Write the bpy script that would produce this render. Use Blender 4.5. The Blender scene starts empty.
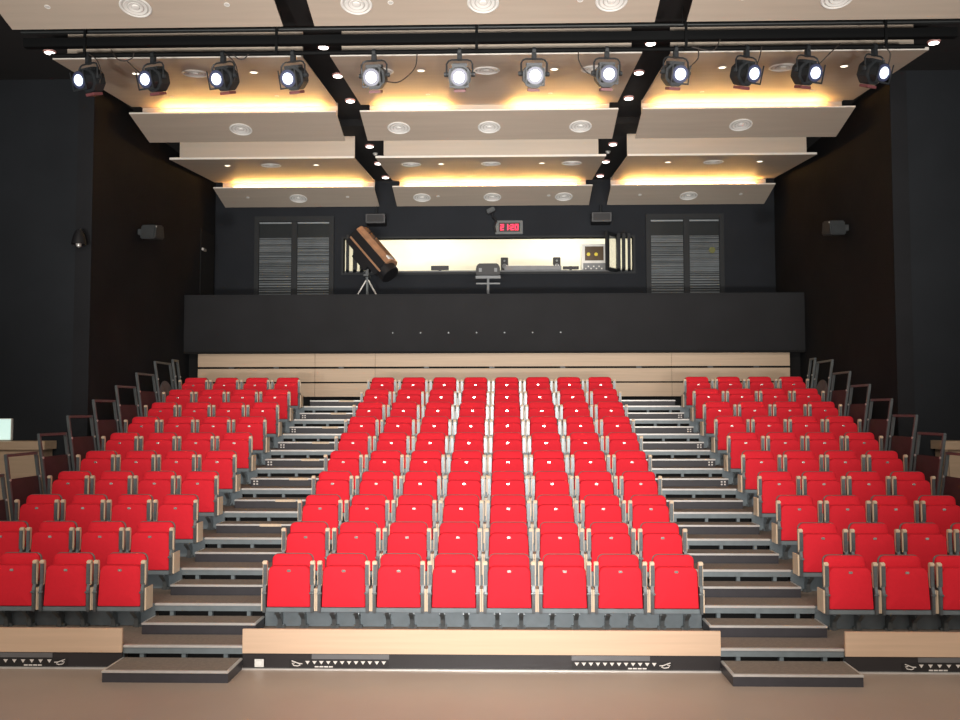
import bpy, bmesh, math, random
from mathutils import Vector, Matrix
random.seed(7)
scene = bpy.context.scene
C = scene.collection

# ------------------------------------------------------------------ camera, world, large lights, exposure
F_PX = 930.0
CAM = Vector((0.2375, -9.1406, 2.5024))
PITCH, YAW, ROLL = 0.0543, 0.0258, -0.0011
fw = Vector((-math.sin(YAW) * math.cos(PITCH), math.cos(YAW) * math.cos(PITCH), math.sin(PITCH)))
rt0 = Vector((math.cos(YAW), math.sin(YAW), 0)); up0 = rt0.cross(fw)
rt = math.cos(ROLL) * rt0 + math.sin(ROLL) * up0
up = -math.sin(ROLL) * rt0 + math.cos(ROLL) * up0
cam_d = bpy.data.cameras.new('camera'); cam = bpy.data.objects.new('camera', cam_d); C.objects.link(cam)
cam_d.sensor_width = 36.0; cam_d.lens = F_PX / 960.0 * 36.0; cam_d.clip_end = 200
mw = Matrix((rt, up, -fw)).transposed().to_4x4(); mw.translation = CAM
cam.matrix_world = mw
scene.camera = cam

w = bpy.data.worlds.new('hall_ambient'); scene.world = w; w.use_nodes = True
w.node_tree.nodes['Background'].inputs[0].default_value = (1.0, 0.95, 0.9, 1)
w.node_tree.nodes['Background'].inputs[1].default_value = 0.45

scene.view_settings.view_transform = 'Standard'; scene.view_settings.look = 'None'
scene.view_settings.gamma = 1.0; scene.view_settings.use_curve_mapping = False
scene.view_settings.exposure = 0.62

def spot(name, loc, target, energy, color, size_deg, blend, radius):
    d = bpy.data.lights.new(name, 'SPOT'); d.energy = energy; d.color = color
    d.spot_size = math.radians(size_deg); d.spot_blend = blend; d.shadow_soft_size = radius
    o = bpy.data.objects.new(name, d); C.objects.link(o); o.location = loc
    o.rotation_euler = (Vector(target) - Vector(loc)).to_track_quat('-Z', 'Y').to_euler()
    return o
# the photographer's flash on the camera, and unseen warm spots added overhead to light the seats
spot('camera_flash', CAM + up * 0.13 + rt * 0.02, (-0.1, 4.0, 2.6), 3100, (1.0, 0.97, 0.95), 54, 1.0, 0.03)
for k, x in enumerate((-4.2, 0.0, 4.2)):
    spot('added_seat_fill', (x, -7.2, 7.4), (x * 0.8, 3.0, 1.0), 520, (1.0, 0.86, 0.72), 85, 0.9, 0.25)

# unseen spots added low behind the camera to brighten the ceiling
for k, x in enumerate((-6.0, -2.0, 2.0, 6.0)):
    spot('added_ceiling_fill', (x, -12.0, 0.7), (x * 0.75, 4.0, 8.1), 2700, (1.0, 0.95, 0.89), 44, 0.7, 0.45)

# ------------------------------------------------------------------ materials
M = {}
def mat(name, col, rough=0.6, metal=0.0, var=0.06, scale=6.0, bump=0.0, bscale=200.0, emit=None, estr=0.0, stretch=(1, 1, 1), spec=0.5, col2=None, alpha=1.0):
    m = bpy.data.materials.new(name); m.use_nodes = True; nt = m.node_tree; b = nt.nodes['Principled BSDF']
    b.inputs['Roughness'].default_value = rough; b.inputs['Metallic'].default_value = metal
    b.inputs['Specular IOR Level'].default_value = spec; b.inputs['Alpha'].default_value = alpha
    tc = nt.nodes.new('ShaderNodeTexCoord'); mp = nt.nodes.new('ShaderNodeMapping'); mp.inputs['Scale'].default_value = stretch
    nt.links.new(tc.outputs['Object'], mp.inputs['Vector'])
    n = nt.nodes.new('ShaderNodeTexNoise'); n.inputs['Scale'].default_value = scale; n.inputs['Detail'].default_value = 4
    nt.links.new(mp.outputs[0], n.inputs['Vector'])
    r = nt.nodes.new('ShaderNodeValToRGB')
    c1 = [max(0, c * (1 - var)) for c in col]; c2 = [min(1, c * (1 + var)) for c in (col2 or col)]
    r.color_ramp.elements[0].position = 0.3; r.color_ramp.elements[1].position = 0.7
    r.color_ramp.elements[0].color = (*c1, 1); r.color_ramp.elements[1].color = (*c2, 1)
    nt.links.new(n.outputs['Fac'], r.inputs['Fac']); nt.links.new(r.outputs['Color'], b.inputs['Base Color'])
    if bump:
        n2 = nt.nodes.new('ShaderNodeTexNoise'); n2.inputs['Scale'].default_value = bscale; n2.inputs['Detail'].default_value = 2
        nt.links.new(mp.outputs[0], n2.inputs['Vector'])
        bp = nt.nodes.new('ShaderNodeBump'); bp.inputs['Strength'].default_value = bump; bp.inputs['Distance'].default_value = 0.01
        nt.links.new(n2.outputs['Fac'], bp.inputs['Height']); nt.links.new(bp.outputs[0], b.inputs['Normal'])
    if emit:
        b.inputs['Emission Color'].default_value = (*emit, 1); b.inputs['Emission Strength'].default_value = estr
    M[name] = m
    return m
mat('floor', (0.40, 0.31, 0.25), 0.42, var=0.10, scale=0.5, bump=0.05, bscale=40)
mat('black_wall', (0.0180, 0.0190, 0.0215), 0.9, spec=0.15, var=0.12, scale=1.2, bump=0.1, bscale=60)
mat('rear_wall', (0.0165, 0.0190, 0.0235), 0.85, spec=0.2, var=0.1, scale=1.5, bump=0.08, bscale=60)
mat('return_wall', (0.0175, 0.0205, 0.0245), 0.85, spec=0.2, var=0.12, scale=1.0, bump=0.08, bscale=60)
mat('parapet', (0.0150, 0.0156, 0.0175), 0.75, spec=0.25, var=0.12, scale=1.5, bump=0.06, bscale=50)
mat('black_ceiling', (0.008, 0.008, 0.009), 0.9, var=0.1)
mat('ceiling_wood', (0.49, 0.42, 0.345), 0.55, var=0.05, scale=2.5, stretch=(0.25, 4, 4), bump=0.02, bscale=30)
mat('ceiling_edge', (0.78, 0.74, 0.68), 0.5, var=0.03)
mat('fascia_wood', (0.64, 0.455, 0.315), 0.45, var=0.05, scale=3, stretch=(0.3, 5, 9))
mat('board_wood', (0.58, 0.43, 0.295), 0.5, var=0.06, scale=3, stretch=(0.3, 5, 9))
mat('carpet', (0.22, 0.175, 0.14), 0.9, var=0.12, scale=30, bump=0.3, bscale=400)
mat('step_front', (0.038, 0.036, 0.042), 0.45, var=0.08, scale=10)
mat('void_black', (0.004, 0.004, 0.004), 0.9)
mat('aluminium', (0.66, 0.64, 0.61), 0.40, 0.55, var=0.05, scale=14)
mat('steel_grey', (0.185, 0.22, 0.235), 0.45, 0.25, var=0.10, scale=8)
mat('seat_steel', (0.15, 0.165, 0.17), 0.33, 0.55, var=0.12, scale=30)
mat('dark_steel', (0.055, 0.062, 0.066), 0.42, 0.4, var=0.1, scale=12)
mat('seat_red', (0.74, 0.020, 0.036), 0.8, var=0.025, scale=25, bump=0.12, bscale=500, spec=0.2)
mat('seat_shell', (0.16, 0.13, 0.12), 0.6)
mat('beech', (0.72, 0.57, 0.41), 0.5, var=0.08, scale=8, stretch=(4, 4, 1))
mat('tag', (0.60, 0.56, 0.52), 0.26, 1.0, var=0.02)
mat('rail_steel', (0.13, 0.145, 0.15), 0.4, 0.5, var=0.08, scale=10)
mat('rail_infill', (0.055, 0.022, 0.026), 0.6, var=0.18, scale=5, bump=0.1, bscale=120)
mat('arch_grey', (0.13, 0.13, 0.13), 0.6, var=0.2, scale=9)
mat('lamp_black', (0.026, 0.030, 0.034), 0.45, 0.2, var=0.15, scale=14)
mat('bar_black', (0.003, 0.0035, 0.004), 0.7, spec=0.15)
mat('pipe_grey', (0.022, 0.025, 0.026), 0.45, 0.4)
mat('cable', (0.03, 0.022, 0.018), 0.6)
mat('lens', (0.9, 0.93, 1.0), 0.15, emit=(0.70, 0.82, 1.0), estr=1.6)
mat('lens_rim', (0.05, 0.06, 0.12), 0.3)
mat('red_label', (0.17, 0.055, 0.06), 0.5)
mat('diffuser', (0.80, 0.80, 0.77), 0.45, var=0.03)
mat('diffuser_slot', (0.58, 0.57, 0.54), 0.6, var=0.03)
mat('glow_warm', (1, 0.9, 0.8), 0.4, emit=(1.0, 0.90, 0.84), estr=5.0)
mat('glow_small', (1, 0.9, 0.75), 0.4, emit=(1.0, 0.86, 0.66), estr=2.2)
mat('pink_rim', (0.55, 0.30, 0.28), 0.4)
mat('cove', (1, 0.7, 0.3), 0.4, emit=(1.0, 0.55, 0.155), estr=66.0)
mat('white_paint', (0.80, 0.79, 0.75), 0.5, var=0.02)
mat('room_wall', (0.80, 0.77, 0.66), 0.7, var=0.02)
mat('copper', (0.60, 0.34, 0.20), 0.4, 0.5, var=0.15, scale=6)
mat('plastic_black', (0.010, 0.010, 0.012), 0.5, var=0.1)
mat('desk_grey', (0.20, 0.21, 0.22), 0.5)
mat('blind', (0.23, 0.26, 0.28), 0.4, 0.3, var=0.1, scale=4)
mat('window_frame', (0.017, 0.0195, 0.022), 0.6, spec=0.25)
mat('glass_dark', (0.02, 0.024, 0.026), 0.3, spec=0.2)
mat('display', (0.05, 0.03, 0.02), 0.3, emit=(0.25, 0.15, 0.03), estr=0.08)
mat('display_yellow', (0.6, 0.5, 0.05), 0.3, emit=(0.8, 0.6, 0.05), estr=0.15)
mat('led_red', (0.9, 0.02, 0.08), 0.4, emit=(1.0, 0.03, 0.10), estr=0.9)
mat('clock_grey', (0.10, 0.11, 0.115), 0.5)
mat('sign_glow', (0.8, 1, 0.95), 0.4, emit=(0.70, 1.0, 0.92), estr=0.42)
mat('warn_black', (0.012, 0.010, 0.010), 0.5)
mat('kick', (0.020, 0.017, 0.018), 0.42, var=0.15, scale=2)
mat('plate_grey', (0.16, 0.16, 0.165), 0.4, 0.3)
mat('white_mark', (0.72, 0.68, 0.64), 0.5, var=0.02)
mat('orange_glow', (0.8, 0.42, 0.12), 0.5)
mat('yellow_sticker', (0.10, 0.11, 0.02), 0.5)
gl = bpy.data.materials.new('clear_glass'); gl.use_nodes = True
gb = gl.node_tree.nodes['Principled BSDF']; gb.inputs['Base Color'].default_value = (0.9, 0.92, 0.85, 1)
gb.inputs['Alpha'].default_value = 0.18; gb.inputs['Roughness'].default_value = 0.05; M['clear_glass'] = gl

# ------------------------------------------------------------------ mesh helpers
class MB:
    def __init__(s): s.v = []; s.f = []
    def add(s, vs, fs, mx=None):
        o = len(s.v)
        s.v += [tuple(mx @ Vector(p)) if mx else tuple(p) for p in vs]
        s.f += [tuple(i + o for i in f) for f in fs]; return s
    def box(s, x0, x1, y0, y1, z0, z1, mx=None):
        return s.add([(x0,y0,z0),(x1,y0,z0),(x1,y1,z0),(x0,y1,z0),(x0,y0,z1),(x1,y0,z1),(x1,y1,z1),(x0,y1,z1)],
                     [(0,3,2,1),(4,5,6,7),(0,1,5,4),(1,2,6,5),(2,3,7,6),(3,0,4,7)], mx)
    def prism(s, poly, axis, a0, a1, mx=None):
        n = len(poly)
        def pt(p, a):
            return {'x': (a, p[0], p[1]), 'y': (p[0], a, p[1]), 'z': (p[0], p[1], a)}[axis]
        vs = [pt(p, a0) for p in poly] + [pt(p, a1) for p in poly]
        fs = [tuple(range(n)), tuple(range(2*n-1, n-1, -1))] + [(i, i+n, (i+1) % n + n, (i+1) % n) for i in range(n)]
        return s.add(vs, fs, mx)
    def cyl(s, p0, p1, r0, r1=None, n=12, mx=None):
        r1 = r0 if r1 is None else r1
        p0, p1 = Vector(p0), Vector(p1); d = (p1 - p0).normalized()
        a = d.orthogonal().normalized(); b = d.cross(a)
        vs = [p0 + (a*math.cos(t)+b*math.sin(t))*r0 for t in [2*math.pi*i/n for i in range(n)]]
        vs += [p1 + (a*math.cos(t)+b*math.sin(t))*r1 for t in [2*math.pi*i/n for i in range(n)]]
        fs = [(i, (i+1) % n, (i+1) % n+n, i+n) for i in range(n)] + [tuple(range(n-1, -1, -1)), tuple(range(n, 2*n))]
        return s.add(vs, fs, mx)
    def tube(s, pts, r, n=8, mx=None):
        pts = [Vector(p) for p in pts]; rings = []
        prev = None
        for i, p in enumerate(pts):
            d = (pts[min(i+1, len(pts)-1)] - pts[max(i-1, 0)]).normalized()
            a = (prev - d * prev.dot(d)).normalized() if prev and (prev - d*prev.dot(d)).length > 1e-4 else d.orthogonal().normalized()
            prev = a; b = d.cross(a)
            rings.append([p + (a*math.cos(2*math.pi*k/n)+b*math.sin(2*math.pi*k/n))*r for k in range(n)])
        vs = [q for rg in rings for q in rg]; fs = []
        for i in range(len(pts)-1):
            for k in range(n): fs.append((i*n+k, i*n+(k+1) % n, (i+1)*n+(k+1) % n, (i+1)*n+k))
        fs += [tuple(range(n-1, -1, -1)), tuple(range((len(pts)-1)*n, len(pts)*n))]
        return s.add(vs, fs, mx)
    def lathe(s, prof, n=24, mx=None):
        vs = []; fs = []
        for (r, z) in prof:
            for k in range(n): vs.append((r*math.cos(2*math.pi*k/n), r*math.sin(2*math.pi*k/n), z))
        for i in range(len(prof)-1):
            for k in range(n): fs.append((i*n+k, i*n+(k+1) % n, (i+1)*n+(k+1) % n, (i+1)*n+k))
        fs += [tuple(range(n-1, -1, -1)), tuple(range((len(prof)-1)*n, len(prof)*n))]
        return s.add(vs, fs, mx)
    def mesh(s, name, m, bevel=0.0, seg=2, smooth=False):
        me = bpy.data.meshes.new(name); me.from_pydata(s.v, [], s.f); me.update()
        bm = bmesh.new(); bm.from_mesh(me)
        bmesh.ops.recalc_face_normals(bm, faces=bm.faces)
        if bevel:
            bmesh.ops.bevel(bm, geom=[e for e in bm.edges if e.is_manifold and e.calc_face_angle(0) > 0.5], offset=bevel, segments=seg, affect='EDGES', clamp_overlap=True)
        bm.to_mesh(me); bm.free()
        me.materials.append(M[m])
        if smooth:
            for p in me.polygons: p.use_smooth = True
            try: me.set_sharp_from_angle(angle=math.radians(40))
            except Exception: pass
        return me
def link(name, data, parent=None, loc=None):
    o = bpy.data.objects.new(name, data); C.objects.link(o)
    if parent: o.parent = parent
    if loc is not None: o.location = loc
    return o
def part(name, mb, m, parent=None, loc=None, bevel=0.0, smooth=False, seg=2, label=None):
    o = link(name, mb.mesh(name, m, bevel, seg, smooth), parent, loc)
    if label: o['label'] = label
    return o
def tag(o, label, cat, group=None, kind=None):
    o['label'] = label; o['category'] = cat
    if group: o['group'] = group
    if kind: o['kind'] = kind
    return o
def thing(name, label, cat, loc=(0, 0, 0), rotz=0.0, group=None, kind=None):
    o = link(name, None, None, loc); o.rotation_euler = (0, 0, rotz); o.empty_display_size = 0.1
    return tag(o, label, cat, group, kind)
def struct(name, mb, m, label, cat='wall', bevel=0.0):
    return tag(part(name, mb, m, bevel=bevel), label, cat, kind='structure')
ORD = ['first', 'second', 'third', 'fourth', 'fifth', 'sixth', 'seventh', 'eighth', 'ninth', 'tenth', 'eleventh', 'twelfth']
def rrect(w0, w1, h, r, rb=0.01, n=6):
    """outline in (x, z); w0 bottom width, w1 top width; rounded top corners r, bottom corners rb"""
    pts = []
    def arc(cx, cz, rr, a0, a1):
        for i in range(n+1):
            a = math.radians(a0 + (a1-a0)*i/n); pts.append((cx+rr*math.cos(a), cz+rr*math.sin(a)))
    arc(w0/2-rb, rb, rb, -90, 0); arc(w1/2-r, h-r, r, 0, 90)
    arc(-w1/2+r, h-r, r, 90, 180); arc(-w0/2+rb, rb, rb, 180, 270)
    return pts
def cushion(mb, w0, w1, h, r, d, z0, y0, lean=0.0, puff=0.018, rb=0.012):
    """upholstered pad: front face towards -y, rounded edge, slight puff"""
    out = rrect(w0, w1, h, r, rb); n = len(out); cz = h/2
    def ring(k, y): return [(p[0]*k, y0 + y + lean*(cz+(p[1]-cz)*k), z0 + cz+(p[1]-cz)*k) for p in out]
    rings = [ring(0.97, d), ring(1.0, d*0.75), ring(1.0, d*0.25), ring(0.96, 0.0), ring(0.75, -puff*0.7), ring(0.35, -puff)]
    vs = [p for rg in rings for p in rg]; fs = []
    for i in range(len(rings)-1):
        for k in range(n): fs.append((i*n+k, i*n+(k+1) % n, (i+1)*n+(k+1) % n, (i+1)*n+k))
    fs += [tuple(range(n-1, -1, -1)), tuple(range((len(rings)-1)*n, len(rings)*n))]
    return mb.add(vs, fs)

# ------------------------------------------------------------------ the hall
D_ROW, RISE, Z0, PITCH_X = 0.8124, 0.2366, 0.216, 0.573
WX, WYR, WYC = 6.1, 10.96, 4.88
def tz(i): return Z0 + RISE*i
struct('floor', MB().box(-9.5, 9.5, -14, 11.5, -0.2, 0), 'floor', 'brown smooth stage floor in front of the seating', 'floor')
struct('ceiling', MB().box(-9.5, 9.5, -3.0, 7.0, 7.65, 7.85).box(-9.5, 9.5, 7.0, 11.5, 7.53, 7.85), 'black_ceiling', 'black ceiling above the beige panels', 'ceiling')
struct('wall_left', MB().box(-WX-0.25, -WX, WYC, 11.2, 0, 7.7), 'black_wall', 'black side wall left of the seating', 'wall')
struct('wall_right', MB().box(WX, WX+0.25, WYC, 11.2, 0, 7.7), 'black_wall', 'black side wall right of the seating', 'wall')
struct('wall_left_return', MB().box(-8.2, -WX-0.25, WYC, WYC+0.2, 0, 7.7), 'return_wall', 'dark wall face at the far left edge', 'wall')
struct('wall_right_return', MB().box(WX+0.25, 8.2, WYC, WYC+0.2, 0, 7.7), 'return_wall', 'dark wall face at the far right edge', 'wall')
struct('wall_left_front', MB().box(-8.4, -8.2, -3.0, WYC, 0, 7.7), 'return_wall', 'dark wall beside the stage on the left', 'wall')
struct('wall_right_front', MB().box(8.2, 8.4, -3.0, WYC, 0, 7.7), 'return_wall', 'dark wall beside the stage on the right', 'wall')
# rear wall with the control room opening and two louvred windows
WX0, WX1, WZ0, WZ1 = -3.26, 3.04, 5.51, 6.26
rw = MB().box(-WX, WX, WYR, WYR+0.15, 0, 5.51).box(-WX, WX, WYR, WYR+0.15, WZ1, 7.6)
rw.box(-WX, WX0, WYR, WYR+0.15, WZ0, WZ1).box(WX1, WX, WYR, WYR+0.15, WZ0, WZ1)
struct('wall_rear', rw, 'rear_wall', 'dark grey rear wall above the balcony', 'wall')
struct('wall_under_balcony', MB().box(-WX, WX, 9.40, 9.5, 0, 3.9), 'void_black', 'black wall below the balcony behind the timber boards', 'wall')
struct('floor_balcony', MB().box(-WX, WX, 9.17, WYR, 3.66, 3.86), 'parapet', 'dark floor of the balcony', 'floor')
pp = thing('balcony_parapet', 'dark grey plain balcony front spanning above the seating', 'balcony', (0, 9.05, 3.67), kind='structure')
part('parapet_panel', MB().box(-WX+0.005, WX-0.005, 0, 0.12, 0, 1.095), 'parapet', pp)
part('parapet_cap', MB().box(-WX+0.005, WX-0.005, -0.015, 0.14, 1.095, 1.125), 'parapet', pp, bevel=0.006)
part('shadow_gap_trim', MB().box(-WX+0.005, WX-0.005, 0.01, 0.12, -0.04, 0), 'void_black', pp)
for k, x in enumerate((-1.95, -1.4, -0.85, -0.3, 0.25, 0.8, 1.35)):
    part('bolt', MB().cyl((x, -0.004, 0.36), (x, 0.004, 0.36), 0.016, n=10), 'rail_steel', pp)
# door in the left side wall on the balcony
dr = thing('door_1', 'black door in left side wall at balcony level', 'door', (-WX, 10.4, 3.86), kind='structure')
part('door_leaf', MB().box(-0.01, 0.02, -0.43, 0.43, 0, 2.45), 'void_black', dr, bevel=0.004)
part('door_handle', MB().cyl((0.02, -0.36, 1.0), (0.07, -0.36, 1.0), 0.012).cyl((0.065, -0.36, 1.0), (0.065, -0.25, 1.0), 0.011), 'aluminium', dr, smooth=True)
part('door_closer', MB().box(0.02, 0.06, -0.40, -0.2, 2.0, 2.05), 'aluminium', dr, bevel=0.004)

# ------------------------------------------------------------------ seating tiers (one per row, full width)
A0, A1, OUT = 2.305, 3.485, 5.96
for i in range(11):
    y0 = i*D_ROW; y1 = y0 + D_ROW + (0.0 if i < 10 else 0.31); z = tz(i)
    nm = ORD[i]
    t = thing('seating_tier', 'carpeted seating tier with grey riser, %s from the front' % nm, 'platform', (0, y0, z), kind='structure', group='tiers of the seating stand')
    part('deck', MB().box(-OUT, OUT, 0.02, y1-y0+0.02, -0.045, 0), 'carpet', t)
    for (a, b) in ((-A0, A0), (-OUT, -A1), (A1, OUT)):
        part('riser_panel', MB().box(a, b, 0.0, 0.02, -RISE+0.004 if i else -Z0+0.004, 0.0), 'steel_grey', t)
        if i: part('riser_rail', MB().box(a, b, -0.012, 0.0, -0.06, 0.004), 'steel_grey', t, bevel=0.004)
    for s in (-1, 1):
        a, b = sorted((s*A0, s*A1))
        part('nosing', MB().box(a, b, -0.03, 0.02, -0.018, 0.006), 'aluminium', t, bevel=0.006)
        part('edge_beam', MB().box(a, b, -0.015, 0.02, -0.075, -0.018), 'steel_grey', t)
        part('gap_back', MB().box(a, b, 0.10, 0.12, -RISE if i else -Z0+0.002, -0.045), 'void_black', t)
        for fx in (0.15, 0.5, 0.85):
            xx = a + (b-a)*fx
            part('gap_post', MB().box(xx-0.02, xx+0.02, 0.0, 0.06, -RISE if i else -Z0+0.002, -0.075), 'steel_grey', t)
# half-height aisle steps
def aisle_step(s, k):
    if k == 0: y0, y1, zb, zt_ = -0.51, -0.035, 0.0, 0.11
    elif k < 11: y0, y1, zb, zt_ = k*D_ROW-0.385, k*D_ROW-0.032, tz(k-1), tz(k-1)+0.118
    else: y0, y1, zb, zt_ = 8.60, 9.0, tz(10), tz(10)+0.118
    a, b = sorted((s*A0, s*A1)); side = 'left' if s < 0 else 'right'
    t = thing('aisle_step', 'dark half step with metal nosing in %s aisle, %s from the floor' % (side, ORD[k]), 'step', ((a+b)/2, y0, zb), group='half steps of the two aisles')
    hw = (b-a)/2 - 0.004; d = y1-y0; h = zt_-zb
    part('body', MB().box(-hw, hw, 0.012, d, 0, h-0.02), 'step_front', t)
    part('tread', MB().box(-hw+0.02, hw-0.02, 0.03, d, h-0.02, h-0.002), 'carpet', t)
    n = MB().box(-hw-0.004, hw+0.004, 0, 0.035, h-0.022, h).box(-hw-0.004, -hw+0.022, 0.035, d, h-0.022, h).box(hw-0.022, hw+0.004, 0.035, d, h-0.022, h)
    part('nosing', n, 'aluminium', t, bevel=0.004)
    if k:
        part('front_plate', MB().box(-hw+0.01, hw-0.01, 0.006, 0.012, 0.012, h-0.026), 'step_front', t, bevel=0.002)
        mk = MB()
        for q in (0, 1):
            for zz in (0.02, 0.058):
                xo = (-hw+0.05+q*0.045) if s < 0 else (hw-0.05-q*0.045)
                mk.box(xo-0.012, xo+0.012, 0.002, 0.006, zz, zz+0.022)
        if 6 <= k <= 10: part('reflector', mk, 'white_mark', t)
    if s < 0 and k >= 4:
        part('painted_glint', MB().box(-0.02, 0.26, -0.004, 0.03, h-0.03, h+0.002), 'beech', t)  # warm lamp reflection on the step, built as a small peach block
    return t
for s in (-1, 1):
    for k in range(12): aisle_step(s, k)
# front fascias
def fascia(name, label, a, b, strips, socket=None):
    t = thing(name, label, 'fascia', ((a+b)/2, -0.03, 0.0), group='timber fascias along the foot of the stand')
    cx = (a+b)/2
    part('timber_board', MB().box(a-cx, b-cx, -0.02, 0.01, 0.155, 0.388), 'fascia_wood', t, bevel=0.003)
    part('kick_panel', MB().box(a-cx, b-cx, -0.005, 0.01, 0.012, 0.155), 'kick', t)
    part('floor_strip', MB().box(a-cx, b-cx, -0.03, 0.0, 0, 0.014), 'aluminium', t)
    for (p, q, u, v, sgn) in strips:   # plate p..q, warning strip u..v, pictogram at the end of sign sgn
        part('access_plate', MB().box(p-cx, q-cx, -0.014, -0.005, 0.102, 0.150), 'plate_grey', t, bevel=0.003)
        ws = part('warning_strip', MB().box(u-cx, v-cx, -0.010, -0.005, 0.018, 0.092), 'warn_black', t)
        tri = MB(); nT = 12
        e0, e1 = (u+0.05, v-0.18) if sgn > 0 else (u+0.18, v-0.05)
        for k in range(nT):
            x = e0 + (e1-e0)*k/(nT-1) - cx
            tri.prism([(x-0.022, 0.084), (x+0.022, 0.084), (x, 0.052)], 'y', -0.013, -0.010)
        part('warning_triangles', tri, 'white_mark', ws)
        hx = (v-0.075 if sgn > 0 else u+0.075) - cx
        hand = MB()
        hand.tube([(hx+sgn*0.05, -0.012, 0.085), (hx+sgn*0.02, -0.012, 0.075), (hx-sgn*0.02, -0.012, 0.06), (hx-sgn*0.035, -0.012, 0.045), (hx-sgn*0.01, -0.012, 0.036), (hx+sgn*0.03, -0.012, 0.042), (hx+sgn*0.045, -0.012, 0.062), (hx+sgn*0.02, -0.012, 0.064)], 0.005, 6)
        hand.tube([(hx-sgn*0.02, -0.012, 0.06), (hx-sgn*0.055, -0.012, 0.058)], 0.005, 6)
        part('hand_pictogram', hand, 'white_mark', ws)
        cap = MB(); tx = (e1-0.16 if sgn > 0 else e0+0.16) - cx
        for k in range(4): cap.box(tx-0.09+k*0.046, tx-0.09+k*0.046+0.038, -0.0125, -0.010, 0.024, 0.036)
        part('caption', cap, 'white_mark', ws)
    if socket is not None:
        so = part('socket', MB().box(socket-cx-0.05, socket-cx+0.05, -0.016, -0.005, 0.02, 0.105), 'white_paint', t, bevel=0.006)
        part('socket_face', MB().box(socket-cx-0.03, socket-cx+0.03, -0.019, -0.016, 0.035, 0.09), 'diffuser', so, bevel=0.002)
fascia('front_fascia', 'long pale timber fascia at the foot of the centre seat block', -A0, A0, [(-1.63, -0.88, -1.85, -0.88, -1), (0.88, 1.63, 0.88, 1.85, 1)], -2.14)
fascia('front_fascia', 'pale timber fascia at the foot of the left seat block', -OUT, -A1, [(-5.2, -4.17, -5.2, -4.02, 1)])
fascia('front_fascia', 'pale timber fascia at the foot of the right seat block', A1, OUT, [(4.17, 5.2, 4.02, 5.2, -1)])

# ------------------------------------------------------------------ seats
def build_seat():
    P = []
    b = MB(); cushion(b, 0.44, 0.425, 0.50, 0.062, 0.05, 0.272, 0.0, lean=0.075, puff=0.012)
    P.append(('backrest', b.mesh('backrest', 'seat_red', smooth=True), None))
    sh = MB(); cushion(sh, 0.45, 0.437, 0.508, 0.066, 0.03, 0.268, 0.042, lean=0.075, puff=0.0)
    P.append(('back_shell', sh.mesh('back_shell', 'seat_shell', smooth=True), None))
    c = MB(); cushion(c, 0.462, 0.442, 0.425, 0.065, 0.075, 0.248, -0.125, lean=0.06, puff=0.014)
    P.append(('seat_pan', c.mesh('seat_pan', 'seat_red', smooth=True), None))
    tg = MB().box(-0.020, 0.020, -0.122, -0.106, 0.612, 0.636)
    P.append(('number_tag', tg.mesh('number_tag', 'tag', bevel=0.004), 'small metal seat number tag'))
    bp = MB().box(-0.255, 0.255, -0.115, 0.06, 0.198, 0.246)
    P.append(('base_plate', bp.mesh('base_plate', 'steel_grey', bevel=0.006), None))
    for s in (-1, 1):
        br = MB().prism([(-0.10, 0.2), (0.05, 0.2), (0.105, 0.12), (0.105, 0.0), (0.04, 0.0), (0.02, 0.10), (-0.08, 0.17)], 'x', s*0.125-0.022, s*0.125+0.022)
        br.cyl((s*0.125-0.036, -0.045, 0.175), (s*0.125+0.036, -0.045, 0.175), 0.018, n=10).box(s*0.125-0.045, s*0.125+0.045, 0.06, 0.108, 0.0, 0.03)
        P.append(('mounting_bracket', br.mesh('mounting_bracket', 'seat_steel', bevel=0.003), None))
        x0, x1 = sorted((s*0.233, s*0.267))
        po = MB().prism([(-0.125, 0.50), (-0.05, 0.50), (-0.035, 0.42), (-0.05, 0.198), (-0.145, 0.198), (-0.150, 0.42)], 'x', x0, x1)
        po.cyl((s*0.246-0.024, -0.146, 0.40), (s*0.246+0.024, -0.146, 0.40), 0.014, n=8)
        P.append(('arm_post', po.mesh('arm_post', 'seat_steel', bevel=0.005), None))
        x4, x5 = sorted((s*0.226, s*0.273))
        ar = MB().prism([(-0.120, 0.47), (-0.088, 0.47), (-0.075, 0.700), (-0.082, 0.726), (-0.118, 0.730), (-0.138, 0.716), (-0.138, 0.694), (-0.120, 0.690)], 'x', x4, x5)
        P.append(('armrest', ar.mesh('armrest', 'beech', bevel=0.006), 'pale wooden armrest folded upright'))
        x6, x7 = sorted((s*0.225, s*0.264))
        pl_ = MB().box(x6, x7, -0.136, -0.121, 0.485, 0.692)
        pl_.cyl((s*0.242, -0.142, 0.60), (s*0.242, -0.134, 0.60), 0.007, n=8)
        P.append(('arm_plate', pl_.mesh('arm_plate', 'seat_steel', bevel=0.004), 'steel plate under the folded armrest'))
        x2, x3 = sorted((s*0.268, s*0.2845))
        pn = MB().box(x2, x3, -0.125, 0.07, 0.212, 0.445)
        P.append(('side_panel', pn.mesh('side_panel', 'beech', bevel=0.003), 'pale wooden side panel'))
    return P
SEAT = build_seat()
cols = {'centre': [(j-3.5)*PITCH_X for j in range(8)],
        'left': [-(6.6+j)*PITCH_X for j in range(4)],
        'right': [(6.6+j)*PITCH_X for j in range(4)]}
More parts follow.
